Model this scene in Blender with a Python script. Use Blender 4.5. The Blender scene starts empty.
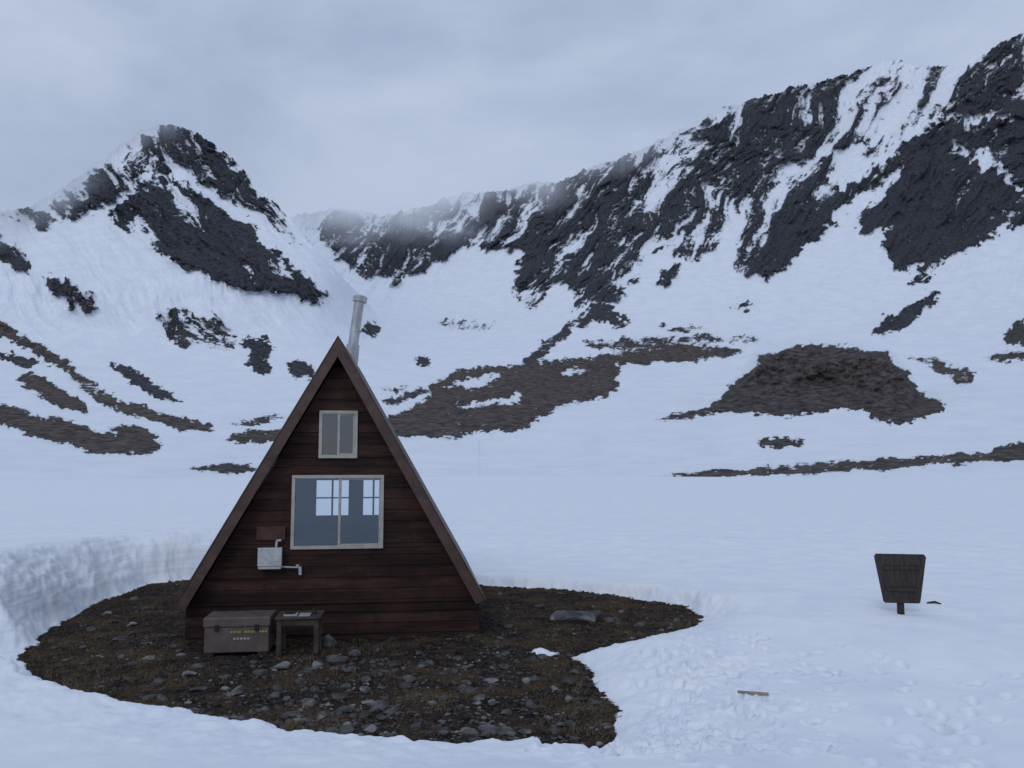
import bpy, bmesh, math, random
import numpy as np
from mathutils import Vector, Matrix
random.seed(7); rng=np.random.default_rng(7)
sc=bpy.context.scene
sc.view_settings.view_transform='Standard'; sc.view_settings.look='None'; sc.view_settings.exposure=0
# ------------------------------------------------ camera
F=788.0; PITCH=math.atan(71/F); CAMZ=3.0
cd=bpy.data.cameras.new("camera"); cam=bpy.data.objects.new("camera",cd); sc.collection.objects.link(cam)
cd.sensor_width=36; cd.lens=36*F/1024; cd.clip_start=0.1; cd.clip_end=20000
cam.location=(0,0,CAMZ); cam.rotation_euler=(math.pi/2+PITCH,0,0); sc.camera=cam
cp,sp=math.cos(PITCH),math.sin(PITCH)
def bearing(px,py):
    a=(np.asarray(px,float)-512)/F; b=-(np.asarray(py,float)-384)/F
    return a, cp-b*sp, sp+b*cp
def survey(px,py,r):           # point at horizontal range r along a bearing
    x,y,z=bearing(px,py); k=r/np.sqrt(x*x+y*y)
    return x*k,y*k,CAMZ+z*k
def at_z(px,py,z0):
    x,y,z=bearing(px,py); k=(z0-CAMZ)/z
    return np.array([float(x*k),float(y*k),z0])
# ------------------------------------------------ noise
def vn(x,y,s=0.):
    xi=np.floor(x); yi=np.floor(y); fx=x-xi; fy=y-yi
    fx=fx*fx*fx*(fx*(fx*6-15)+10); fy=fy*fy*fy*(fy*(fy*6-15)+10)
    def h(a,b):
        v=np.sin(a*127.1+b*311.7+s*74.7)*43758.5453
        return v-np.floor(v)
    a=h(xi,yi);b=h(xi+1,yi);c=h(xi,yi+1);d=h(xi+1,yi+1)
    return ((a*(1-fx)+b*fx)*(1-fy)+(c*(1-fx)+d*fx)*fy)*2-1
def fbm(x,y,o=4,s=0.,g=.5):
    t=0;a=1;n=0
    for i in range(o):
        t=t+a*vn(x*2**i+i*17.3,y*2**i-i*9.1,s+i); n+=a; a*=g
    return t/n
def ss(a,b,x):
    t=np.clip((x-a)/(b-a),0,1); return t*t*(3-2*t)
# ------------------------------------------------ mesh helpers
def grid_obj(name,P,attrs,mat,wrap=False):
    R,C=P.shape[:2]
    me=bpy.data.meshes.new(name)
    idx=np.arange(R*C).reshape(R,C)
    if wrap: idx=np.concatenate([idx,idx[:,:1]],1)
    q=np.stack([idx[:-1,:-1],idx[:-1,1:],idx[1:,1:],idx[1:,:-1]],-1).reshape(-1,4)
    n=len(q)
    me.vertices.add(R*C); me.vertices.foreach_set("co",P.reshape(-1).astype(np.float32))
    me.loops.add(n*4); me.loops.foreach_set("vertex_index",q.reshape(-1).astype(np.int32))
    me.polygons.add(n); me.polygons.foreach_set("loop_start",np.arange(0,n*4,4,dtype=np.int32))
    me.polygons.foreach_set("use_smooth",np.ones(n,bool))
    me.update(calc_edges=True); me.validate()
    for k,v in attrs.items():
        a=me.attributes.new(k,'FLOAT','POINT'); a.data.foreach_set("value",v.reshape(-1).astype(np.float32))
    me.materials.append(mat)
    o=bpy.data.objects.new(name,me); sc.collection.objects.link(o); return o
def tri_obj(name,V,Fs,mat,smooth=False,parent=None):
    me=bpy.data.meshes.new(name); me.from_pydata([tuple(v) for v in V],[],[tuple(f) for f in Fs]); me.update()
    if smooth: me.polygons.foreach_set("use_smooth",np.ones(len(me.polygons),bool))
    me.materials.append(mat); o=bpy.data.objects.new(name,me); sc.collection.objects.link(o)
    if parent: o.parent=parent
    return o
class MB:
    def __init__(s): s.V=[]; s.F=[]
    def prism(s,pts,y0,y1):
        n=len(pts); b=len(s.V)
        for p in pts: s.V.append((p[0],y0,p[1]))
        for p in pts: s.V.append((p[0],y1,p[1]))
        s.F.append(tuple(range(b,b+n))); s.F.append(tuple(range(b+2*n-1,b+n-1,-1)))
        for i in range(n):
            j=(i+1)%n; s.F.append((b+j,b+i,b+n+i,b+n+j))
    def box(s,x0,x1,y0,y1,z0,z1): s.prism([(x0,z0),(x1,z0),(x1,z1),(x0,z1)],y0,y1)
    def plank(s,xa0,xb0,z0,xa1,xb1,z1,yb,yt,yk):
        b=len(s.V)
        s.V+=[(xa0,yb,z0),(xb0,yb,z0),(xb1,yt,z1),(xa1,yt,z1),(xa0,yk,z0),(xb0,yk,z0),(xb1,yk,z1),(xa1,yk,z1)]
        s.F+=[(b,b+1,b+2,b+3),(b+7,b+6,b+5,b+4),(b,b+4,b+5,b+1),(b+3,b+2,b+6,b+7),(b,b+3,b+7,b+4),(b+1,b+5,b+6,b+2)]
    def cyl(s,p,q,r0,r1,n=20):
        p=Vector(p);q=Vector(q);d=(q-p).normalized();u=d.orthogonal().normalized();w=d.cross(u);b=len(s.V)
        for c,r in((p,r0),(q,r1)):
            for i in range(n):
                a=2*math.pi*i/n; s.V.append(tuple(c+u*r*math.cos(a)+w*r*math.sin(a)))
        s.F.append(tuple(range(b+n-1,b-1,-1))); s.F.append(tuple(range(b+n,b+2*n)))
        for i in range(n):
            j=(i+1)%n; s.F.append((b+i,b+j,b+n+j,b+n+i))
    def obj(s,name,mat,parent=None,bevel=0,smooth=False):
        o=tri_obj(name,s.V,s.F,mat,smooth,parent)
        if bevel:
            m=o.modifiers.new("b",'BEVEL'); m.width=bevel; m.segments=2; m.limit_method='ANGLE'
        if smooth:
            m=o.modifiers.new("e",'EDGE_SPLIT'); m.split_angle=math.radians(35)
        return o
# ------------------------------------------------ node helpers
class NT:
    def __init__(s,mat): s.t=mat.node_tree; s.t.nodes.clear()
    def n(s,typ,**k):
        nd=s.t.nodes.new(typ)
        for a,v in k.items():
            if a.startswith('i_'): nd.inputs[a[2:].replace('_',' ')].default_value=v
            else: setattr(nd,a,v)
        return nd
    def l(s,a,b): s.t.links.new(a,b)
    def math(s,op,a,b=None,clamp=False):
        nd=s.n('ShaderNodeMath',operation=op,use_clamp=clamp)
        for i,v in enumerate((a,b)):
            if v is None: continue
            if isinstance(v,(int,float)): nd.inputs[i].default_value=v
            else: s.l(v,nd.inputs[i])
        return nd.outputs[0]
    def noise(s,vec,scale,detail=6,rough=.6,dist=0,stretch=None):
        if stretch:
            m=s.n('ShaderNodeMapping'); m.inputs['Scale'].default_value=stretch; s.l(vec,m.inputs[0]); vec=m.outputs[0]
        nd=s.n('ShaderNodeTexNoise'); nd.inputs['Scale'].default_value=scale; nd.inputs['Detail'].default_value=detail
        nd.inputs['Roughness'].default_value=rough; nd.inputs['Distortion'].default_value=dist; s.l(vec,nd.inputs['Vector']); return nd.outputs[0]
    def ramp(s,f,a,b):
        nd=s.n('ShaderNodeMapRange',interpolation_type='SMOOTHSTEP'); s.l(f,nd.inputs[0]); nd.inputs[1].default_value=a; nd.inputs[2].default_value=b; return nd.outputs[0]
    def mix(s,f,a,b,bt='MIX'):
        nd=s.n('ShaderNodeMix',data_type='RGBA',blend_type=bt)
        for i,v in ((0,f),(6,a),(7,b)):
            if isinstance(v,(int,float)): nd.inputs[i].default_value=v
            elif isinstance(v,tuple): nd.inputs[i].default_value=(*v,1) if len(v)==3 else v
            else: s.l(v,nd.inputs[i])
        return nd.outputs[2]
    def attr(s,name): return s.n('ShaderNodeAttribute',attribute_name=name).outputs['Fac']
    def bump(s,h,strength,dist,normal=None):
        nd=s.n('ShaderNodeBump'); nd.inputs['Strength'].default_value=strength; nd.inputs['Distance'].default_value=dist; s.l(h,nd.inputs['Height'])
        if normal: s.l(normal,nd.inputs['Normal'])
        return nd.outputs[0]
    def out(s,sh): o=s.n('ShaderNodeOutputMaterial'); s.l(sh,o.inputs[0])
    def pbr(s,col,rough=.8,metal=0,normal=None,spec=.3):
        b=s.n('ShaderNodeBsdfPrincipled')
        for nm,v in(('Base Color',col),('Roughness',rough),('Metallic',metal),('Specular IOR Level',spec)):
            if isinstance(v,(int,float)): b.inputs[nm].default_value=v
            elif isinstance(v,tuple): b.inputs[nm].default_value=(*v,1)
            else: s.l(v,b.inputs[nm])
        if normal: s.l(normal,b.inputs['Normal'])
        return b.outputs[0]
def newmat(name):
    m=bpy.data.materials.new(name); m.use_nodes=True; return m,NT(m)
def rough_mat(name,c1,c2,scale=6,rough=.75,metal=0,bump=.2,stretch=None,bd=.01,spec=.3):
    m,t=newmat(name); tc=t.n('ShaderNodeTexCoord').outputs['Object']
    n=t.noise(tc,scale,8,.65,0,stretch); c=t.mix(t.ramp(n,.3,.7),c1,c2)
    t.out(t.pbr(c,rough,metal,t.bump(n,bump,bd),spec)); return m
# ------------------------------------------------ world (overcast dusk)
SUN_EL,SUN_AZ=math.radians(14),math.radians(200)
w=bpy.data.worlds.new("World"); sc.world=w; w.use_nodes=True
t=NT(w)
sky=t.n('ShaderNodeTexSky',sky_type='NISHITA'); sky.sun_disc=False; sky.sun_elevation=SUN_EL; sky.sun_rotation=SUN_AZ
tc=t.n('ShaderNodeTexCoord').outputs['Generated']
n1=t.noise(tc,2.0,5,.5,.3,(1,1,2.2)); n2=t.noise(tc,5,6,.55,.2,(1,1,2.0))
nn=t.math('ADD',t.math('MULTIPLY',n1,.75),t.math('MULTIPLY',n2,.25))
cl=t.mix(t.ramp(nn,.34,.66),(3.5,4.25,5.8),(5.15,5.9,7.5))
sep=t.n('ShaderNodeSeparateXYZ'); t.l(tc,sep.inputs[0])
low=t.ramp(sep.outputs[2],.45,.18)
cl=t.mix(t.math('MULTIPLY',low,.55),cl,(3.7,4.35,5.8))
col=t.mix(.92,sky.outputs[0],cl)
bg=t.n('ShaderNodeBackground'); bg.inputs[1].default_value=.106; t.l(col,bg.inputs[0])
o=t.n('ShaderNodeOutputWorld'); t.l(bg.outputs[0],o.inputs[0])
sl=bpy.data.lights.new("sun",'SUN'); sl.energy=.5; sl.angle=math.radians(20); sl.color=(1,.98,.96)
so=bpy.data.objects.new("sun",sl); sc.collection.objects.link(so)
d=Vector((math.sin(SUN_AZ)*math.cos(SUN_EL+.4),math.cos(SUN_AZ)*math.cos(SUN_EL+.4),math.sin(SUN_EL+.4)))
so.rotation_euler=d.to_track_quat('Z','Y').to_euler()
# ------------------------------------------------ mountain material
m_mtn,t=newmat("mountain_snow_rock")
tc=t.n('ShaderNodeTexCoord').outputs['Object']
V=t.attr('rock'); B=t.attr('brown'); A=t.attr('clear')
nf=t.noise(tc,.045,7,.75); ng=t.noise(tc,.2,5,.75)
v=t.math('ADD',V,t.math('MULTIPLY',t.math('SUBTRACT',nf,.5),1.2))
v=t.math('ADD',v,t.math('MULTIPLY',t.math('SUBTRACT',ng,.5),1.2))
mask=t.ramp(v,.49,.55)
rock=t.mix(t.ramp(ng,.35,.65),(.013,.015,.021),(.075,.077,.092))  # aerial haze put into the albedo: distant rock tinted bluish
earth=t.mix(t.ramp(ng,.35,.65),(.030,.025,.023),(.165,.13,.108))
rk=t.mix(B,rock,earth)
sn=t.mix(t.ramp(nf,.3,.7),(.73,.78,.86),(.83,.87,.93))
sn=t.mix(t.math('MULTIPLY',t.ramp(v,.15,.48),.22),sn,(.42,.45,.52))
c=t.mix(mask,sn,rk)
hb=t.math('ADD',t.math('MULTIPLY',nf,5.),t.math('MULTIPLY',ng,2.5))
hm=t.math('MULTIPLY',hb,t.math('ADD',t.math('MULTIPLY',mask,.8),.1))
nr=t.bump(hm,.8,1.)
sh=t.pbr(c,.85,0,nr,.15)
tr=t.n('ShaderNodeBsdfTransparent'); mx=t.n('ShaderNodeMixShader')
t.l(A,mx.inputs[0]); t.l(tr.outputs[0],mx.inputs[1]); t.l(sh,mx.inputs[2]); t.out(mx.outputs[0])  # cloud mist painted as transparency: summits fade out to the sky behind
# ------------------------------------------------ rock outcrop survey map
X0,X1,Y0,Y1=-300,1324,0,500
gx,gy=np.meshgrid(np.arange(X0,X1),np.arange(Y0,Y1))
D=np.zeros(gx.shape);BR=np.zeros(gx.shape);AM=np.full(gx.shape,.5);MO=np.zeros(gx.shape)
def inside(poly):
    m=np.zeros(gx.shape,bool)
    xs=[p[0] for p in poly];ys=[p[1] for p in poly]
    a=max(int(min(xs))-X0-1,0);b=min(int(max(xs))-X0+2,gx.shape[1]);c=max(int(min(ys))-1,0);d=min(int(max(ys))+2,gx.shape[0])
    if a>=b or c>=d: return m
    sx=gx[c:d,a:b]+.01;sy=gy[c:d,a:b]+.01;k=np.zeros(sx.shape,bool)
    for i in range(len(poly)):
        x1,y1=poly[i];x2,y2=poly[(i+1)%len(poly)]
        if y1==y2: continue
        k^=((y1>sy)!=(y2>sy))&(sx<(x2-x1)*(sy-y1)/(y2-y1)+x1)
    m[c:d,a:b]=k; return m
def blur(a,k,n=2):
    for _ in range(n):
        for ax in(0,1):
            p=np.pad(a,[(k,k) if ax==i else (0,0) for i in(0,1)],mode='edge'); cs=np.cumsum(p,axis=ax)
            cs=np.concatenate([np.zeros_like(np.take(cs,[0],ax)),cs],ax); L=2*k+1
            a=(np.take(cs,range(L,cs.shape[ax]),ax)-np.take(cs,range(0,cs.shape[ax]-L),ax))/L
    return a
def R(poly,d=.9,br=0,am=.5):
    m=inside(poly); D[m]=d; BR[m]=br; AM[m]=max(am,.42)
# back range
R([(305,222),(345,212),(400,215),(450,198),(520,190),(560,182),(545,230),(520,250),(470,250),(430,265),(400,285),(370,282),(340,260)],.50,0,.6)
R([(455,205),(520,192),(560,178),(600,165),(650,146),(700,125),(760,105),(800,110),(830,150),(835,185),(800,205),(770,240),(745,278),(730,268),(740,240),(715,250),(690,262),(670,250),(640,268),(600,290),(575,300),(560,285),(540,292),(520,275),(515,245),(480,240)],.53,0,.6)
R([(700,110),(760,92),(850,68),(905,55),(960,62),(1024,28),(1300,-20),(1300,120),(1024,95),(960,100),(900,140),(870,165),(830,150),(800,115)],.35,0,.6)
R([(740,277),(757,250),(772,226),(800,203),(835,180),(852,198),(834,215),(826,238),(800,248),(778,270)],.92,0,.4)
R([(835,200),(860,175),(890,160),(910,140),(940,112),(985,97),(1024,97),(1300,60),(1300,200),(1024,228),(1002,222),(985,247),(960,252),(930,264),(893,268),(884,243),(890,225),(870,237),(855,228),(850,208)],.95,0,.4)
R([(960,100),(985,70),(1005,45),(1024,36),(1300,-10),(1300,60),(1024,97),(990,98)],.55,0,.5)
for p in [((950,140),(985,150),(1024,185),(1024,197),(980,167),(945,149)),((842,205),(880,185),(905,160),(912,163),(885,197),(855,217)),((930,112),(960,118),(1000,108),(1024,112),(1024,119),(990,119),(960,129))]: R(list(p),.22,0,.5)
R([(865,335),(900,310),(940,292),(938,302),(905,325),(880,336)],.9)
R([(898,293),(935,262),(927,282)],.8)
R([(1005,345),(1003,330),(1024,320),(1200,300),(1200,345),(1024,345)],.9,.5)
R([(978,358),(1010,352),(1100,350),(1100,362),(1010,362)],.8,.6)
R([(556,330),(575,318),(595,303),(610,308),(628,322),(615,328),(600,320),(580,328),(560,343),(540,358),(515,370),(500,376),(530,352)],.8,.2)
R([(566,312),(575,300),(600,288),(640,276),(615,297),(590,302)],.72)
R([(725,308),(745,302),(757,306),(740,311)],.9)
R([(575,346),(620,339),(700,335),(790,339),(775,343),(700,342),(620,350)],.66,.4,.4)
R([(655,330),(695,325),(705,330),(670,334)],.7)
R([(400,322),(440,316),(500,325),(480,331),(430,327)],.5,.2)
R([(413,357),(428,356),(430,368),(418,369)],.95)
R([(660,282),(672,268),(678,280),(668,290)],.75)
R([(510,278),(548,282),(532,303),(515,299)],.7)
R([(364,320),(374,316),(376,335),(366,338)],.95)
R([(383,403),(420,387),(430,391),(395,406)],.85,.5)
# mid valley moraine
R([(430,382),(460,370),(520,364),(590,357),(640,349),(690,344),(752,352),(700,362),(650,363),(618,378),(611,396),(570,403),(548,413),(525,430),(475,432),(455,440),(430,436),(392,437),(384,418),(430,398)],.86,.8,.45)
for p in([(438,389),(470,377),(502,374),(482,386)],[(450,406),(530,394),(522,401),(470,409)],[(620,363),(660,365),(705,367),(650,374),(612,381)],[(540,372),(600,366),(580,374)]): R(p,.12,0,.3)
MP=[(690,414),(718,401),(732,384),(748,372),(760,356),(785,349),(800,344),(850,347),(868,352),(885,353),(896,366),(908,375),(918,392),(945,402),(941,412),(910,424),(880,421),(860,409),(820,411),(780,417),(740,412)]
R(MP,1.05,.6,.42); MO[inside([(690,414),(718,401),(732,384),(748,370),(760,354),(785,347),(800,341),(850,344),(868,350),(885,350),(898,364),(908,373),(918,395),(905,414),(740,415)])]=1
R([(650,418),(700,408),(720,412),(690,419)],.75,.8)
R([(900,354),(935,358),(975,372),(974,384),(955,390),(950,380),(925,364)],.66,.7,.4)
R([(757,443),(775,438),(806,439),(798,446),(765,448)],.9,.7,.3)
R([(636,479),(700,471),(780,465),(860,461),(940,457),(985,451),(1024,444),(1120,430),(1120,452),(1024,460),(960,464),(900,469),(800,474),(700,480)],.80,.8,.3)
R([(975,457),(1000,450),(1024,442),(1140,425),(1140,452),(1024,460)],.95,.8,.3)
R([(920,457),(950,452),(985,453),(950,459)],.8,.7)
R([(370,472),(640,471),(640,475),(370,476)],.30,.2,.3)
# left mountain
R([(0,216),(40,203),(80,188),(110,165),(140,138),(165,126),(190,129),(215,146),(250,175),(280,208),(310,246),(298,246),(265,220),(240,208),(215,190),(195,170),(170,160),(150,168),(110,200),(75,222),(40,228)],.58,0,.6)
R([(112,218),(140,178),(155,160),(180,178),(205,198),(250,225),(290,262),(329,300),(312,305),(285,294),(250,287),(205,276),(165,258),(132,232)],.74,0,.6)
R([(-300,270),(-100,225),(0,235),(32,258),(28,272),(0,262),(-300,320)],.8,0,.5)
R([(42,275),(70,278),(96,300),(92,312),(68,305),(48,290)],.66,.2,.5)
R([(157,312),(185,308),(225,322),(242,338),(235,352),(205,345),(185,350),(165,335)],.48,.2,.6)
R([(155,322),(180,320),(190,334),(172,338)],.7,.1)
R([(244,338),(262,337),(277,348),(268,355),(270,375),(256,374),(250,356)],.92,.1,.3)
R([(283,362),(300,360),(318,370),(312,379),(290,374)],.9,.1,.3)
R([(-300,220),(-150,255),(0,321),(50,350),(100,384),(92,387),(40,358),(0,337),(-300,290)],.85,.9,.3)
R([(0,352),(20,355),(42,364),(30,368),(0,358)],.9,.5,.3)
R([(15,373),(40,375),(75,398),(90,415),(60,410),(25,390)],.92,.8,.3)
R([(108,364),(128,368),(160,385),(184,402),(165,400),(130,382)],1.,.2,.25)
R([(60,376),(120,398),(170,415),(218,427),(205,434),(160,424),(110,408)],.8,.95,.35)
R([(-200,375),(0,404),(60,420),(120,437),(165,447),(150,455),(90,452),(40,440),(0,422),(-200,420)],.92,.85,.3)
R([(108,427),(135,426),(162,437),(150,442),(120,437)],.85,.8,.3)
R([(218,440),(245,430),(290,428),(330,430),(330,442),(270,446)],.9,.8,.3)
R([(225,422),(270,415),(300,416),(240,427)],.8,.7,.3)
R([(183,467),(225,463),(262,466),(240,474),(200,472)],.85,.4,.3)
R([(378,390),(410,384),(400,392)],.7)
D=blur(D,2,2);BR=blur(BR,3,2);AM=blur(AM,4,2);MO=blur(MO,3,2)
def samp(a,px,py):
    x=np.clip(px-X0,0,a.shape[1]-1.001);y=np.clip(py-Y0,0,a.shape[0]-1.001)
    xi=x.astype(int);yi=y.astype(int);fx=x-xi;fy=y-yi
    return (a[yi,xi]*(1-fx)+a[yi,xi+1]*fx)*(1-fy)+(a[yi+1,xi]*(1-fx)+a[yi+1,xi+1]*fx)*fy
RT=([-40,30,100,200,250,300,350,380,400,420,450,470,484],[3100,2700,2300,1750,1450,1150,820,640,520,430,330,262,228])
def rng_base(px,py):
    r=np.interp(py,*RT)
    return r*(1+.25*np.exp(-((px-440)/110)**2)*ss(390,300,py))
MX=([-900,-300,0,60,110,150,200,260,300,350,430,480,520,560,600,700,800,900,1024,1300],[270,240,216,190,152,116,96,140,202,216,214,202,190,178,160,104,62,28,-10,-60])
def terrain(name,px,sky,left,xfrac):
    n=400
    tt=np.linspace(0,1,n)[:,None]
    jj=fbm(px/13.,px*0+3.3,6,2. if left else 5.,.75)
    sk=sky+jj*(5 if left else 7*(1-.6*ss(960,1010,px)))
    PY=484+(sk[None,:]-484)*tt; PX=np.broadcast_to(px[None,:],PY.shape)
    r=rng_base(PX,PY)
    th=(.62,.78) if left else (-.60,.80)
    wx=PX+fbm(PX/45,PY/45,3,11)*14; wy=PY+fbm(PX/45,PY/45,3,13)*14
    al=wx*th[0]+wy*th[1]; ac=wx*th[1]-wy*th[0]
    rib=1-2*np.abs(fbm(ac/24.,al/90.,5,21,.6))*1.9
    st=fbm(ac/7.,al/34.,5,31,.72)
    fi=fbm(ac/2.6,al/10.,3,35,.8)
    bl=fbm(PX/14,PY/10,5,41,.8)
    lg=fbm(ac/34.,al/90.,3,47)
    up=ss(360,290,PY)
    ww=.5+.5*up
    w2x=fbm(PX/6,PY/4,3,105,.8)*5; w2y=fbm(PX/6,PY/4,3,107,.8)*4
    qx=PX+ww*(fbm(PX/20,PY/14,5,101,.7)*15+st*up*9*th[0])+w2x; qy=PY+ww*(fbm(PX/20,PY/12,5,103,.7)*9+st*up*14*th[1])+w2y*ss(484,440,PY)
    V=samp(D,qx,qy); am=samp(AM,PX,PY)
    nz=(.60*rib*up+1.3*st*(.3+.7*up)+.75*bl+.75*fi*(.4+.6*up)+.75*lg*up)
    V=V+am*nz*.9*ss(.02,.3,V)
    V=V+.16*ss(470,380,PY)*np.clip(fbm(PX/60,PY/35,3,111),0,1)
    if left:
        r=r*(1-.004-.33*ss(400,270,PY)*ss(450,310,PX))
        r=r*(1-.05*np.exp(-((PX-175)/60)**2)*ss(320,160,PY))
    mo=samp(MO,PX,PY)
    r=r*(1-.32*mo*ss(422,345,PY)-mo*(.020*fbm(PX/34,PY/16,4,53,.6)+.008*bl))
    rkk=.30+.70*ss(.35,.6,V)
    r=r*(1+up*rkk*(-.014*rib-.009*st-.003*fi-.012*lg)+.012*fbm(PX/90,PY/60,4,51)*ss(470,420,PY)-.004*ss(.4,.7,V)+(.002+.003*ss(.4,.7,V))*bl*ss(475,450,PY))
    x,y,z=survey(PX,PY,r)
    mp=np.interp(PX,*MX); mz=fbm(PX/80,PY/40,4,61)*18
    cl=ss(-22,34,PY-mp+mz)  # opacity fading above the mist line, stands in for cloud on the tops
    bx,by,bz,bc=[],[],[],[]
    hx,hy=x[-1],y[-1]; hr=np.hypot(hx,hy)
    for k in range(1,9):
        f=1+.05*k
        bx.append(hx*f);by.append(hy*f);bz.append(z[-1]-hr*.035*k+0*hx);bc.append(cl[-1])
    P=np.stack([np.vstack([x]+[b[None] for b in bx]),np.vstack([y]+[b[None] for b in by]),np.vstack([z]+[b[None] for b in bz])],-1)
    pad=lambda a,c=None: np.vstack([a]+[(a[-1:] if c is None else c) for _ in range(8)])
    return grid_obj(name,P,{'rock':pad(V),'brown':pad(samp(BR,qx,qy)),'clear':pad(cl)},m_mtn)
pxA=np.concatenate([np.arange(-420,180,6.),np.arange(180,1060,1.0),np.arange(1060,1500,5.)])
skA=np.interp(pxA,[-420,200,268,300,350,390,420,450,490,520,560,600,640,680,720,760,800,850,880,900,930,960,972,985,1000,1024,1300,1500],
                  [345,345,226,214,208,215,208,196,190,186,180,164,150,130,108,96,86,72,63,60,66,68,62,54,42,31,-20,0])
terrain("mountain_range",pxA,skA,False,1)
pxB=np.concatenate([np.arange(-700,-60,6.),np.arange(-60,480,1.0)])
skB=np.interp(pxB,[-700,-300,0,30,60,100,140,160,180,200,225,250,270,290,310,330,350,365,390,440,480],[270,240,213,207,190,160,132,126,126,135,152,175,195,219,243,264,286,300,330,390,440])
terrain("mountain",pxB,skB,True,1)
# ------------------------------------------------ cabin frame of reference
Lb=at_z(185,641,0);Rb=at_z(480,633,0)
ORG=(Lb+Rb)/2; YAW=math.atan2(Rb[1]-Lb[1],Rb[0]-Lb[0]); ux=np.array([math.cos(YAW),math.sin(YAW),0]);uy=np.array([-math.sin(YAW),math.cos(YAW),0])
def cab(px,py,yl=0.):
    dx,dy,dz=[float(v) for v in bearing(px,py)]; dv=np.array([dx,dy,dz]); c=np.array([0,0,CAMZ])
    k=np.dot(ORG+uy*yl-c,uy)/np.dot(dv,uy); p=c+dv*k-ORG
    return float(np.dot(p,ux)),float(p[2])
# ------------------------------------------------ ground sheet
az=np.concatenate([np.radians(np.linspace(-44,44,1000)),np.radians(np.linspace(45,315,110))])
rr=np.concatenate([[.05,.5,1,1.6,2.2,2.8],np.geomspace(3.2,40,560),np.geomspace(40.5,300,110),[400,600,1000,2000,5000]])
RR,AZ=np.meshgrid(rr,az,indexing='ij'); GX=RR*np.sin(AZ); GY=RR*np.cos(AZ)
lr=np.linspace(math.log(.05),math.log(6000),3000)
zr=np.interp(lr,np.log([.05,3,4.8,6.4,8.0,10,13.,15,20,40,100,240,300,600,6000]),[1.35,1.3,1.10,.58,.33,.24,.28,.36,.20,-.4,-1.6,-3.15,-7,-25,-25])
kk=np.hanning(61);kk/=kk.sum(); zr=np.convolve(np.pad(zr,30,mode='edge'),kk,'valid')
S=np.interp(np.log(RR),lr,zr)
S+=.95*ss(-1.5,-8.,GX)*ss(9.8,13.5,GY)*(1-ss(22,70,RR))
near=1-ss(20,60,RR)
S+=near*(fbm(GX*.35,GY*.35,3,71)*.08+fbm(GX*1.3,GY*1.3,3,73)*.025)
S+=fbm(GX*.03,GY*.03,3,75)*.3*ss(15,60,RR)*(1-ss(150,230,RR))
HP=[(-60,664,0),(0,650,0),(28,646,0),(60,624,0),(100,601,0),(150,585,0),(200,579,0),(300,576,0),(400,578,0),(483,586,0),(560,590,0),(640,598,.02),(690,606,.02),(707,614,.05),(685,627,.08),(640,636,.08),(600,643,.08),(572,651,.08),(590,668,.08),(603,690,.1),(625,704,.12),(610,725,.2),(560,737,.3),(500,741,.33),(420,733,.33),(330,721,.33),(250,706,.33),(180,690,.33),(120,680,.33),(70,667,.33),(28,656,.33),(0,652,.33),(-60,660,.33)]
poly=np.array([at_z(*p)[:2] for p in HP])
def sdf(x,y):
    dmin=np.full(x.shape,1e9); ins=np.zeros(x.shape,bool)
    for i in range(len(poly)):
        a=poly[i];b=poly[(i+1)%len(poly)];e=b-a
        tq=np.clip(((x-a[0])*e[0]+(y-a[1])*e[1])/(e@e),0,1)
        dmin=np.minimum(dmin,np.hypot(x-a[0]-tq*e[0],y-a[1]-tq*e[1]))
        if a[1]!=b[1]: ins^=((a[1]>y)!=(b[1]>y))&(x<(b[0]-a[0])*(y-a[1])/(b[1]-a[1])+a[0])
    return np.where(ins,-dmin,dmin)
def edge(x,y):
    sd=sdf(x,y)+fbm(x*1.4,y*1.4,3,81)*.15+fbm(x*5,y*5,4,83,.6)*.10
    q=at_z(543,651,.03); sd=np.maximum(sd,.10-np.hypot((x-q[0])*.45,(y-q[1])*1.0)+fbm(x*7,y*7,2,84)*.05)
    return sd
sd=np.full(RR.shape,50.); mk=RR<40; sd[mk]=edge(GX[mk],GY[mk])
def ground_h(x,y): return fbm(x*.8,y*.8,3,91)*.05+fbm(x*4,y*4,4,93,.6)*.04
lf=ss(-4.5,-6.5,GX)*ss(10.5,12.5,GY)
rt=ss(.2,1.6,GX)*(1-ss(14.2,16.,GY))
wid=.34+1.0*lf+.9*rt
G=ground_h(GX,GY)
FP=np.zeros(RR.shape)
def dent(x,y,ang,a,b,dep):
    m=(np.abs(GX-x)<.6)&(np.abs(GY-y)<.6)
    gx_=GX[m]-x;gy_=GY[m]-y
    u=gx_*math.cos(ang)+gy_*math.sin(ang);v=-gx_*math.sin(ang)+gy_*math.cos(ang)
    q=np.sqrt((u/a)**2+(v/b)**2)
    FP[m]+=-dep*(1-ss(.55,1.05,q))+dep*.22*np.exp(-((q-1.3)/.25)**2)
tracks=[((650,690),(600,768)),((930,770),(1000,660)),((985,770),(880,640)),((640,655),(700,625)),((700,768),(640,690)),((760,700),(700,640)),((620,740),(690,668)),((560,768),(640,720)),((860,768),(960,690))]
for (a,b) in tracks:
    pa=at_z(*a,.6);pb=at_z(*b,.4);L=np.linalg.norm(pb-pa);ang=math.atan2(pb[1]-pa[1],pb[0]-pa[0]);k=0;s=0
    while s<L:
        p=pa+(pb-pa)*s/L;o_=.12*(1 if k%2 else -1)
        dent(p[0]-math.sin(ang)*o_+random.gauss(0,.05),p[1]+math.cos(ang)*o_+random.gauss(0,.05),ang+random.gauss(0,.25),.15,.075,random.uniform(.06,.12)); s+=random.uniform(.38,.62);k+=1
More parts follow.
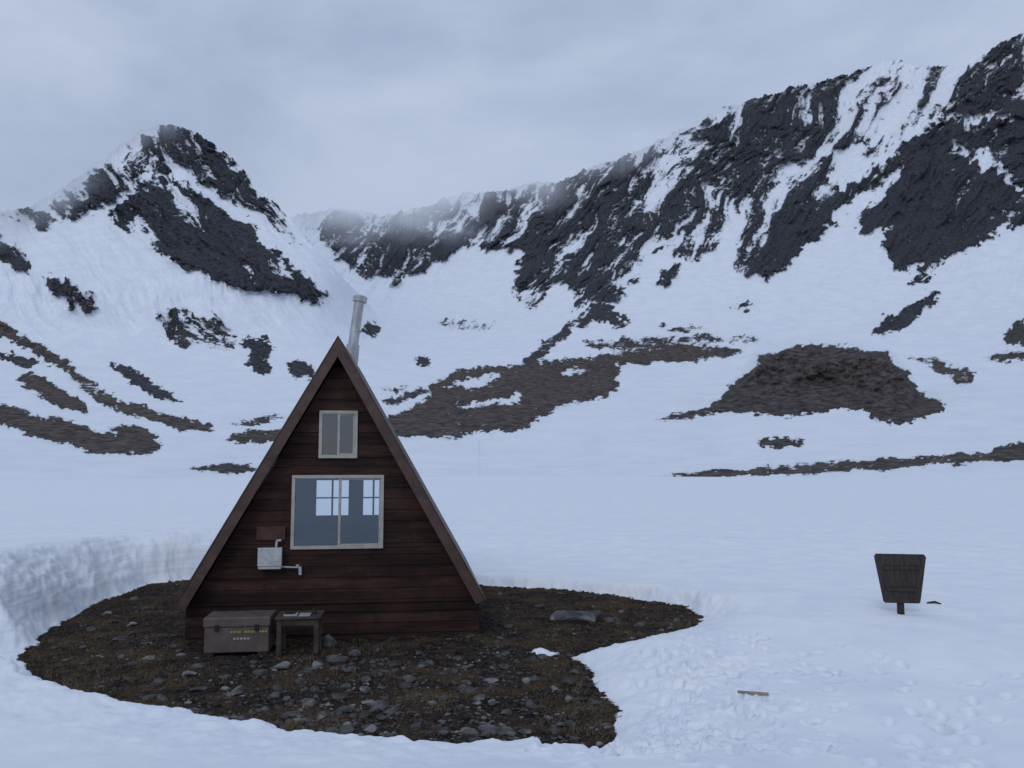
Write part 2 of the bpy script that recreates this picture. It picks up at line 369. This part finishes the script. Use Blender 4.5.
for i in range(330):
    p=at_z(random.gauss(690,80),random.uniform(625,768),.4)
    dent(p[0],p[1],random.uniform(0,3),random.uniform(.06,.16),random.uniform(.05,.09),random.uniform(.03,.08))
q=at_z(902,606,.38); SIGN=q
S+=FP*ss(0.1,.4,sd)
S-=.05*np.exp(-(np.hypot(GX-q[0],(GY-q[1]))/.24)**2)
far_=ss(12,14,GY)
rm=ss(2.5,.3,sd)*near*(1-.85*far_)
S+=rm*fbm(GX*5,GY*5,3,77)*.035
Tb=ss(0,1,sd/wid)**.6
bank=ss(-4.3,-6,GX)*ss(11,12.5,GY)*(1-ss(20,24,RR))
S=np.where(RR<30,np.maximum(S,G+.03),S)
Gs=G*(1-.7*far_*ss(-.3,.1,sd))
Z=Gs*(1-Tb)+S*Tb
bz_=bank*np.sin(np.pi*np.clip(Tb,0,1))
Z+=bz_*(fbm(GX*.6,GY*.6,3,95)*.14+.016*np.sin(Z*2*np.pi/.17+5*fbm(GX*.3,GY*.3,2,96)))
tip=-(GX+.602*GY)
snow=np.maximum(sd*5+.5, ss(-.12,.25,tip+fbm(GX*3,GY*3,2,4)*.15)*1.4)
snow=np.where(GY<3,3,snow)
m_gr,t=newmat("snow_and_earth")
tc=t.n('ShaderNodeTexCoord').outputs['Object']
sm=t.attr('snow'); bk=t.attr('bank')
n1=t.noise(tc,9,6,.7); n2=t.noise(tc,1.2,5,.62); n3=t.noise(tc,38,4,.7)
mk_=t.ramp(t.math('ADD',sm,t.math('MULTIPLY',t.math('SUBTRACT',n1,.5),1.2)),.40,.54)
e=t.mix(t.ramp(n1,.35,.65),(.009,.008,.008),(.058,.045,.038))
e=t.mix(t.math('MULTIPLY',t.ramp(n2,.46,.62),.8),e,t.mix(t.ramp(n3,.35,.65),(.027,.018,.013),(.15,.105,.07)))
e=t.mix(t.math('MULTIPLY',t.ramp(n3,.56,.66),t.ramp(n2,.56,.44)),e,(.12,.12,.125))
s_=t.mix(t.ramp(n2,.3,.7),(.78,.83,.905),(.87,.90,.94))
grime=t.noise(tc,1.,3,.6,.1,(.22,.22,10)); 
s_=t.mix(t.math('MULTIPLY',t.math('MULTIPLY',t.ramp(grime,.52,.60),bk),.20),s_,(.46,.49,.54))
s_=t.mix(t.math('MULTIPLY',t.ramp(sm,1.5,.4),t.math('MULTIPLY',t.ramp(n3,.54,.7),.6)),s_,(.22,.21,.20))
c=t.mix(mk_,e,s_)
hE=t.math('ADD',n1,t.math('MULTIPLY',n3,.5))
hS=t.math('ADD',t.math('MULTIPLY',n1,.13),t.math('ADD',t.math('MULTIPLY',n2,.35),t.math('MULTIPLY',t.math('MULTIPLY',grime,bk),.5)))
mm=t.n('ShaderNodeMix',data_type='FLOAT'); t.l(mk_,mm.inputs[0]); t.l(hE,mm.inputs[2]); t.l(hS,mm.inputs[3])
t.out(t.pbr(c,.95,0,t.bump(mm.outputs[0],.75,.07),.03))
grid_obj("snow_ground",np.stack([GX,GY,Z],-1),{'snow':np.clip(snow,-3,5),'bank':bank*ss(.03,.3,Tb)*(1-ss(.93,1.,Tb)*.8)},m_gr,wrap=True)
# ------------------------------------------------ stones
m_st,t=newmat("stone"); tc=t.n('ShaderNodeTexCoord').outputs['Object']
n=t.noise(tc,7,8,.7); n2=t.noise(tc,2.3,3,.5)
c=t.mix(t.ramp(n,.3,.7),(.028,.026,.027),(.115,.112,.113)); c=t.mix(t.ramp(n2,.54,.66),c,(.22,.215,.21)); c=t.mix(t.ramp(n2,.45,.32),c,(.035,.028,.023))
t.out(t.pbr(c,.8,0,t.bump(n,.5,.02)))
bm=bmesh.new(); bmesh.ops.create_icosphere(bm,subdivisions=2,radius=1); iv=np.array([v.co[:] for v in bm.verts]); ifc=np.array([[v.index for v in f.verts] for f in bm.faces]); bm.free()
SV=[];SF=[];off=0
def stone(x,y,a,b,h,z=None):
    global off
    ang=random.uniform(0,math.pi)
    v=iv.copy()
    for _ in range(9):
        nrm=rng.normal(size=3);nrm/=np.linalg.norm(nrm);dd=random.uniform(.45,.85);k=v@nrm;v-=np.outer(np.maximum(k-dd,0),nrm)
    v=v*np.array([a,b,h]); c_,s_2=math.cos(ang)*1,math.sin(ang)
    if a<.2: v=np.stack([v[:,0]*c_-v[:,1]*s_2,v[:,0]*s_2+v[:,1]*c_,v[:,2]],-1)
    z0=float(ground_h(np.array([x]),np.array([y]))[0]) if z is None else z
    SV.append(v+np.array([x,y,z0+h*.2])); SF.append(ifc+off); off+=len(iv)
ca=np.array([at_z(random.uniform(20,710),random.uniform(580,745),0) for _ in range(8500)]); es=edge(ca[:,0],ca[:,1])
cl_=vn(ca[:,0]*.7,ca[:,1]*.7,5)+.5*vn(ca[:,0]*2,ca[:,1]*2,6)
for p,e_,g_ in zip(ca,es,cl_):
    if e_>-.06 or (p[0]<-4.5 and e_>-.3) or p[0]+.59*p[1]<0: continue
    lx=float(np.dot(p-ORG,ux));ly=float(np.dot(p-ORG,uy))
    if abs(lx)<2.5 and -.05<ly<5: continue
    cen=math.exp(-((p[0]+1.5)/2.4)**2) if p[1]<12 else .1
    if random.random()>.08+.5*max(0,g_)+.5*cen: continue
    a=.010+.011*random.paretovariate(1.6); a=min(a,.12)
    stone(p[0],p[1],a,a*random.uniform(.6,1),a*random.uniform(.3,.6))
for (px,py,wpx,h) in [(577,622,28,.2),(596,619,12,.14),(612,622,10,.07),(338,664,13,.12),(318,668,9,.08),(329,645,11,.14),(528,706,10,.06),(405,688,9,.06),(345,686,8,.05),(300,685,8,.05),(373,712,9,.05),(260,672,9,.06),(240,690,7,.05),(445,700,7,.04),(200,668,9,.06),(385,672,10,.06),(465,668,8,.05),(315,690,7,.05),(150,660,7,.05),(120,640,8,.05),(430,665,6,.05),(555,690,6,.04),(283,668,12,.07),(355,655,9,.08),(505,655,7,.05)]:
    p=at_z(px,py,0); k=p[1]/F; stone(p[0],p[1],wpx*k,wpx*k*.75,h)
tri_obj("stones",np.vstack(SV),np.vstack(SF),m_st)
# dead grass
m_gs=rough_mat("dry_grass",(.055,.038,.022),(.20,.145,.085),3,.9)
N=40000
bxp,byp,bzp=bearing(rng.uniform(25,705,N),rng.uniform(580,738,N)); k_=-CAMZ/bzp; gv=np.stack([bxp*k_,byp*k_],-1)
keep=((vn(gv[:,0]*.9,gv[:,1]*.9,9)+.6*vn(gv[:,0]*2.7,gv[:,1]*2.7,8)>.38)&(rng.random(N)<.7))|(rng.random(N)<.04)|(((gv[:,0]>.3)|(gv[:,0]<-5.2))&(rng.random(N)<.48)); gv=gv[keep]
e_=edge(gv[:,0],gv[:,1]); gl=(gv-ORG[:2]); lx=gl@ux[:2]; ly=gl@uy[:2]
gv=gv[(e_<-.02)&~((np.abs(lx)<2.5)&(ly>-.02)&(ly<5))&(gv[:,0]+.60*gv[:,1]>0)]; gz=ground_h(gv[:,0],gv[:,1])
VV=[];FF=[]
for (x,y),z in zip(gv,gz):
    for j in range(3):
        a=random.uniform(0,6.28);l=random.uniform(.03,.10);b=len(VV);wd=.0035; x_=x+random.gauss(0,.03);y_=y+random.gauss(0,.03)
        VV+=[(x_-wd*math.sin(a),y_+wd*math.cos(a),z-.01),(x_+wd*math.sin(a),y_-wd*math.cos(a),z-.01),(x_+l*math.cos(a),y_+l*math.sin(a),z+random.uniform(.01,.06))]; FF.append((b,b+1,b+2))
tri_obj("dry_grass",VV,FF,m_gs)
# ------------------------------------------------ cabin
root=bpy.data.objects.new("a_frame_cabin",None); sc.collection.objects.link(root); root.location=ORG; root.rotation_euler=(0,0,YAW)
def woodmat(name,ca_,cb_,cc_,step):
    m,t=newmat(name); tc=t.n('ShaderNodeTexCoord').outputs['Object']
    sp_=t.n('ShaderNodeSeparateXYZ'); t.l(tc,sp_.inputs[0])
    row=t.math('FLOOR',t.math('DIVIDE',sp_.outputs[2],step)); wn=t.n('ShaderNodeTexWhiteNoise',noise_dimensions='1D'); t.l(row,wn.inputs['W'])
    g=t.noise(tc,5,7,.7,.2,(.4,2,16)); g2=t.noise(tc,1.4,5,.65,0,(.45,1,2.8)); g3=t.noise(tc,3,5,.7,0,(1.6,1,.7))
    c=t.mix(t.ramp(g,.3,.7),ca_,cb_); c=t.mix(t.math('MULTIPLY',t.ramp(g2,.42,.62),.8),c,cc_)
    c=t.mix(t.math('MULTIPLY',t.ramp(g3,.52,.68),.5),c,(.018,.011,.010))
    c=t.mix(t.math('MULTIPLY',wn.outputs[0],.65),c,(.35,.35,.35),'MULTIPLY')
    t.out(t.pbr(c,.75,0,t.bump(g,.6,.01),.2)); return m
m_wd=woodmat("dark_siding",(.014,.0078,.0065),(.040,.019,.015),(.072,.034,.026),.185)
m_fa=rough_mat("fascia_paint",(.055,.034,.030),(.10,.060,.053),5,.6,0,.2,(1,1,1))
m_rf=rough_mat("roof_metal",(.05,.034,.032),(.07,.05,.046),3,.5,.2)
m_wf=rough_mat("window_frame",(.32,.31,.28),(.44,.42,.38),8,.5)
m_in=rough_mat("interior_boards",(.035,.03,.028),(.07,.06,.055),3,.8)
m_red=rough_mat("red_board",(.045,.021,.016),(.085,.04,.032),6,.7)
m_wh=rough_mat("painted_metal",(.36,.37,.38),(.5,.51,.53),9,.5)
m_mt=rough_mat("galvanised_pipe",(.30,.31,.33),(.5,.51,.53),7,.45,.55,.15,(1,1,.4))
m_gl,t=newmat("window_glass")
tr=t.n('ShaderNodeBsdfTransparent'); tr.inputs[0].default_value=(.8,.86,.9,1); gl=t.n('ShaderNodeBsdfGlossy'); gl.inputs['Roughness'].default_value=.03
gl.inputs['Color'].default_value=(.75,.86,.95,1)
tc=t.n('ShaderNodeTexCoord').outputs['Object']; gn=t.noise(tc,1.3,3,.5)
t.l(t.bump(gn,.25,.02),gl.inputs['Normal'])
mx=t.n('ShaderNodeMixShader'); mx.inputs[0].default_value=.17; t.l(tr.outputs[0],mx.inputs[1]); t.l(gl.outputs[0],mx.inputs[2]); t.out(mx.outputs[0])
YF=-.30
Ax,Az=cab(338,338,YF); Lx,Lz=cab(176,605,YF); Rx,Rz=cab(484,601,YF); Ez=(Lz+Rz)/2
def xl_(z,i=0): return Lx+(Ax-Lx)*(z-Ez)/(Az-Ez)+i
def xr_(z,i=0): return Rx+(Ax-Rx)*(z-Ez)/(Az-Ez)-i
DEP=4.8
w1=[*cab(292,548),*cab(383,476)]; w1=(w1[0],w1[2],w1[1],w1[3])
w2=[*cab(320,457),*cab(357,412)]; w2=(w2[0],w2[2],w2[1],w2[3])
def wall(name,y,wins,mat,inset=.16,s=1,gap=.006):
    mb=MB(); zs=[Ez]
    while zs[-1]<Az-.5: zs.append(zs[-1]+.185)
    ws=[q for w_ in wins for q in(w_[2],w_[3])]
    zz=sorted(zs+ws); z2=[zz[0]]
    for q in zz[1:]:
        if q-z2[-1]<.035 and q not in ws: continue
        if q-z2[-1]<.035: z2[-1]=q if z2[-1] not in ws else z2[-1]; continue
        z2.append(q)
    z2.append(Az-.22)
    for a,b in zip(z2[:-1],z2[1:]):
        b_=b-gap; cuts=sorted([(w_[0],w_[1]) for w_ in wins if a>=w_[2]-.02 and b<=w_[3]+.02])
        ints=[];cur=None
        for c0,c1 in cuts: ints.append((cur,c0));cur=c1
        ints.append((cur,None))
        for p,q in ints:
            xa0=xl_(a,inset) if p is None else p; xa1=xl_(b_,inset) if p is None else p
            xb0=xr_(a,inset) if q is None else q; xb1=xr_(b_,inset) if q is None else q
            if xb1<=xa1: continue
            j=random.uniform(-.003,.003)
            mb.plank(xa0,xb0,a,xa1,xb1,b_,y-s*.022+j,y-s*.010+j,y+s*.03)
    return mb.obj(name,mat,root)
wall("front_wall",0,[w1,w2],m_wd)
rw=[]
for (a,b,c_,d_) in [(316,512,349,482),(363,515,384,480)]:
    p=cab(a,b,DEP);q=cab(c_,d_,DEP); rw.append((p[0],q[0],p[1],q[1]))
zt=max(rw[0][3],rw[1][3]); zb=min(rw[0][2],rw[1][2]); rw=[(r_[0],r_[1],zb,zt) for r_ in rw]
wall("rear_wall",DEP,rw,m_in,.10,-1,.0004)
mb=MB()
for r_ in rw:
    cx=(r_[0]+r_[1])/2; cz=(r_[2]+r_[3])/2
    mb.box(cx-.02,cx+.02,DEP-.05,DEP-.01,r_[2],r_[3]); mb.box(r_[0],cx-.02,DEP-.05,DEP-.01,cz-.015,cz+.015); mb.box(cx+.02,r_[1],DEP-.05,DEP-.01,cz-.015,cz+.015)
mb.obj("rear_window_muntins",m_wf,root)
sx0=cab(186,620)[0]; sx1=cab(479,615)[0]; mb=MB(); z=-.12; k=0
while z<Ez-.02:
    z1=min(z+.175,Ez-.003); j=random.uniform(-.006,.006)
    mb.plank(sx0+j,sx1+j,z,sx0+j,sx1+j,z1-.007,-.045+j,-.03+j,.03)
    mb.box(sx0,sx0+.04,.034,DEP,z,z1-.006); mb.box(sx1-.04,sx1,.034,DEP,z,z1-.006); z=z1
mb.obj("skirt_boards",m_wd,root)
mb=MB(); mb.box(sx0+.05,sx1-.05,.05,DEP-.05,Ez-.15,Ez-.02); mb.obj("floor",m_in,root)
mb=MB(); mb.box(sx0-.02,sx1+.02,-.065,-.048,Ez-.05,Ez-.0); mb.obj("ledger_board",m_wd,root)
TH=.10
def roofside(xe,sg):
    dx,dz=Ax-xe,Az-Ez; L=math.hypot(dx,dz)
    nx,nz=abs(dz/L)*sg,abs(dx)/L
    inn=lambda p,t_:(p[0]-nx*t_,p[1]-nz*t_)
    a=(Ax,Az);e=(xe,Ez); vt=TH/(abs(dx)/L); vf=.15/(abs(dx)/L)
    return a,e,inn(e,TH),(Ax,Az-vt),inn(e,.15),(Ax,Az-vf)
for sg,xe,nm in((-1,Lx,"left"),(1,Rx,"right")):
    a,e,ei,ai,fi,fa=roofside(xe,sg)
    mb=MB(); mb.prism([a,e,ei,ai],YF+.025,DEP+.3); mb.obj("roof_"+nm,m_rf,root)
    mb=MB(); mb.prism([(Ax,Az+.02),(e[0]+.015*sg,e[1]-.01),fi,fa],YF,YF+.022); mb.obj("fascia_"+nm,m_fa,root)
    mb=MB(); mb.prism([(Ax,Az+.045),(e[0]+.035*sg,e[1]-.005),(e[0]+.018*sg,e[1]-.012),(Ax,Az+.022)],YF-.012,DEP+.3); mb.obj("edge_flashing_"+nm,m_rf,root)
def window(w_,nm,mull):
    mb=MB(); x0,x1,z0,z1=w_; f=.055; y0,y1=-.06,.02
    mb.box(x0-.02,x1+.02,y0,y1,z1-f+.02,z1+.02); mb.box(x0-.02,x1+.02,y0,y1,z0-.02,z0+f-.02)
    mb.box(x0-.02,x0+f-.02,y0+.002,y1,z0+f-.02,z1-f+.02); mb.box(x1-f+.02,x1+.02,y0+.002,y1,z0+f-.02,z1-f+.02)
    mb.box(mull-.02,mull+.02,y0+.012,y1,z0+f-.02,z1-f+.02)
    xa,xb=mull+.02,x1-f+.02; za,zb_=z0+f-.02,z1-f+.02
    mb.box(xa,xb,-.035,.0,zb_-.025,zb_); mb.box(xa,xb,-.035,.0,za,za+.025); mb.box(xb-.025,xb,-.034,.0,za+.025,zb_-.025)
    mb.obj(nm+"_frame",m_wf,root,.004)
    g=MB(); g.V=[(x0+.03,-.012,z0+.03),(x1-.03,-.012,z0+.03),(x1-.03,-.012,z1-.03),(x0+.03,-.012,z1-.03)]; g.F=[(0,1,2,3)]; g.obj(nm+"_glass",m_gl,root)
window(w1,"picture_window",cab(340,500)[0]); window(w2,"loft_window",cab(339,430)[0])
mb=MB(); zl=(w1[3]+w2[2])/2-.02; mb.box(xl_(zl,.25),xr_(zl,.25),1.2,DEP-.1,zl-.05,zl+.03)
mb.box(-1.5,-.6,2.2,4.2,Ez+.3,Ez+.42); mb.box(.4,1.3,1.2,2.,Ez+.66,Ez+.7); mb.box(.45,.5,1.25,1.3,Ez,Ez+.66); mb.box(1.2,1.25,1.25,1.3,Ez,Ez+.66)
mb.obj("interior_furnishings",m_in,root)
pb=cab(350,372,2.2);pt=cab(359.5,300,2.2);mid=cab(355.5,331,2.2)
mb=MB(); mb.cyl((pb[0]-.05,2.2,pb[1]-.3),(pt[0],2.2,pt[1]),.10,.10,24); mb.cyl((pb[0],2.2,pb[1]-.1),(cab(353,345,2.2)[0],2.2,cab(353,345,2.2)[1]),.13,.13,24)
mb.cyl((mid[0],2.2,mid[1]-.02),(mid[0]+.004,2.2,mid[1]+.02),.112,.112,24)
mb.cyl((pt[0],2.2,pt[1]-.04),(pt[0]+.015,2.2,pt[1]+.06),.14,.14,24); mb.cyl((pt[0]+.015,2.2,pt[1]+.06),(pt[0]+.018,2.2,pt[1]+.09),.14,.07,24)
mb.obj("chimney_pipe",m_mt,root,0,True)
p0=cab(257,540);p1=cab(286,526)
mb=MB(); mb.box(p0[0],p1[0],-.06,-.037,p0[1],p1[1]); mb.obj("backing_board",m_red,root,.003)
p0=cab(260,568);p1=cab(283,547)
mb=MB(); mb.box(p0[0],p1[0],-.17,-.04,p0[1],p1[1]); mb.box(p0[0]-.01,p1[0]+.01,-.185,-.172,p0[1]+.05,p1[1]+.012); mb.obj("meter_box",m_wh,root,.012)
a=cab(277,546);b=cab(278,540);c_=cab(291,566);d_=cab(302,567);e2=cab(301,574)
mb=MB(); mb.cyl((a[0],-.1,a[1]-.03),(b[0],-.1,b[1]),.02,.02,12); mb.cyl((b[0],-.1,b[1]),(b[0]+.07,-.1,b[1]+.005),.02,.02,12)
mb.cyl((p1[0],-.08,c_[1]),(d_[0],-.08,d_[1]),.014,.014,12); mb.cyl((d_[0]-.02,-.08,d_[1]+.02),(e2[0],-.08,e2[1]),.026,.026,12); mb.cyl((d_[0]-.06,-.08,d_[1]),(d_[0]-.06,-.08,d_[1]+.05),.02,.03,12)
mb.obj("gas_pipe_and_valve",m_wh,root,0,True)
# ------------------------------------------------ storage box
m_bx=rough_mat("box_paint",(.085,.068,.064),(.14,.113,.104),5,.55)
m_ye=rough_mat("yellow_label",(.30,.26,.07),(.40,.34,.1),20,.6); m_lw=rough_mat("white_label",(.3,.3,.3),(.42,.42,.42),20,.6); m_dk=rough_mat("black_trim",(.012,.012,.012),(.03,.03,.03),9,.6)
def placed(name,px,py):
    p=at_z(px,py,0); o=bpy.data.objects.new(name,None); sc.collection.objects.link(o); o.location=(p[0],p[1],-.01); o.rotation_euler=(0,0,YAW); return o,p[1]/F
bx,k=placed("storage_box",236,656); W=30.5*k
mb=MB(); mb.box(-W,W,0,.5,.06,.43); mb.obj("body",m_bx,bx,.012)
mb=MB(); mb.box(-W-.02,W+.02,-.02,.52,.433,.58); mb.obj("lid",m_bx,bx,.02)
mb=MB(); mb.box(-W+.02,-W+.14,.01,.49,0,.058); mb.box(W-.14,W-.02,.01,.49,0,.058); mb.obj("skids",m_dk,bx,.004)
mb=MB()
for s in(-.62,.62): mb.box(s*W-.03,s*W+.03,-.034,-.0225,.38,.47)
mb.cyl((-W-.03,.15,.3),(-W-.03,.35,.3),.012,.012,8); mb.cyl((W+.03,.15,.3),(W+.03,.35,.3),.012,.012,8); mb.obj("latches",m_dk,bx)
mb=MB()
for i in range(13):
    if i in(4,9): continue
    x=-.2*W+i*.042; mb.box(x,x+.03,-.008,-.004,.348,.378)
mb.obj("warning_lettering",m_ye,bx)
mb=MB()
for i in range(5): mb.box(-.1*W+i*.05,-.1*W+i*.05+.035,-.008,-.004,.25,.28)
mb.obj("label",m_lw,bx)
# ------------------------------------------------ small table
m_tb=rough_mat("weathered_wood",(.035,.028,.024),(.085,.07,.058),6,.85,0,.5,(1,1,1))
m_lt=rough_mat("bleached_wood",(.20,.17,.14),(.34,.30,.26),6,.85,0,.4,(1,1,1))
tb,k=placed("small_table",297,655); W=20*k
mb=MB()
for sx in(-1,1):
    for y in(0.,.42): mb.box(sx*W-.035*(1+sx),sx*W+.035*(1-sx),y,y+.05,0,.535)
mb.box(-W+.072,W-.072,.008,.03,.44,.53)
mb.obj("legs",m_tb,tb,.004)
mb=MB()
for i in range(4): mb.box(-W-.03,W+.03,-.03+i*.135,.098+i*.135,.537,.57)
mb.obj("top",m_tb,tb,.005)
mb=MB(); mb.box(-.22,-.02,.05,.2,.572,.60); mb.box(.0,.17,.02,.25,.572,.582); mb.obj("papers",m_lw,tb,.003)
mb=MB(); mb.cyl((.22,.2,.572),(.22,.2,.66),.035,.03,14); mb.box(-.2,-.06,.06,.17,.602,.64); mb.obj("tin_and_pouch",m_dk,tb)
# ------------------------------------------------ sign
m_sg=rough_mat("sign_wood",(.022,.018,.018),(.055,.044,.041),5,.8,0,.5,(6,6,.8))
sg=bpy.data.objects.new("sign_board",None); sc.collection.objects.link(sg); sg.location=(SIGN[0],SIGN[1],.3); sg.rotation_euler=(0,0,math.radians(-8))
k=SIGN[1]/F; zc=lambda py: CAMZ+float(bearing(902,py)[2]/bearing(902,py)[1])*SIGN[1]-.3
zt,zb=zc(554),zc(603); tw,bw=24*k,17*k
pts=[(-bw+.02,zb),(bw-.02,zb),(bw,zb+.03),(tw,zt-.05),(tw-.03,zt),(-tw+.03,zt),(-tw,zt-.05),(-bw,zb+.03)]
mb=MB(); mb.prism(pts,-.025,.025); mb.obj("board",m_sg,sg,.008)
mb=MB()
for z_ in(.28,.72):
    z_=zb+(zt-zb)*z_; ww=bw+(tw-bw)*(z_-zb)/(zt-zb)-.09; mb.box(-ww,ww,-.05,-.027,z_-.03,z_+.03)
mb.obj("battens",m_sg,sg,.004)
mb=MB(); mb.box(-.05,.05,.028,.12,-.5,zt-.12); mb.obj("post",m_sg,sg,.008)
def gz_at(p):
    i=np.argmin((GX-p[0])**2+(GY-p[1])**2); return float(Z.reshape(-1)[i])
p=at_z(934,598,.36); mb=MB(); mb.cyl((-.13,.02,.01),(.0,-.02,.035),.014,.022,10); mb.cyl((0,-.02,.035),(.12,-.01,.0),.022,.012,10); o=mb.obj("driftwood",m_dk); o.location=(p[0],p[1],gz_at(p))
p=at_z(753,692,.33); mb=MB(); mb.box(-.17,.17,-.025,.025,0,.022); o=mb.obj("wooden_stake",m_lt,None,.004); o.location=(p[0],p[1],gz_at(p)+.012); o.rotation_euler=(.05,.04,-.12)
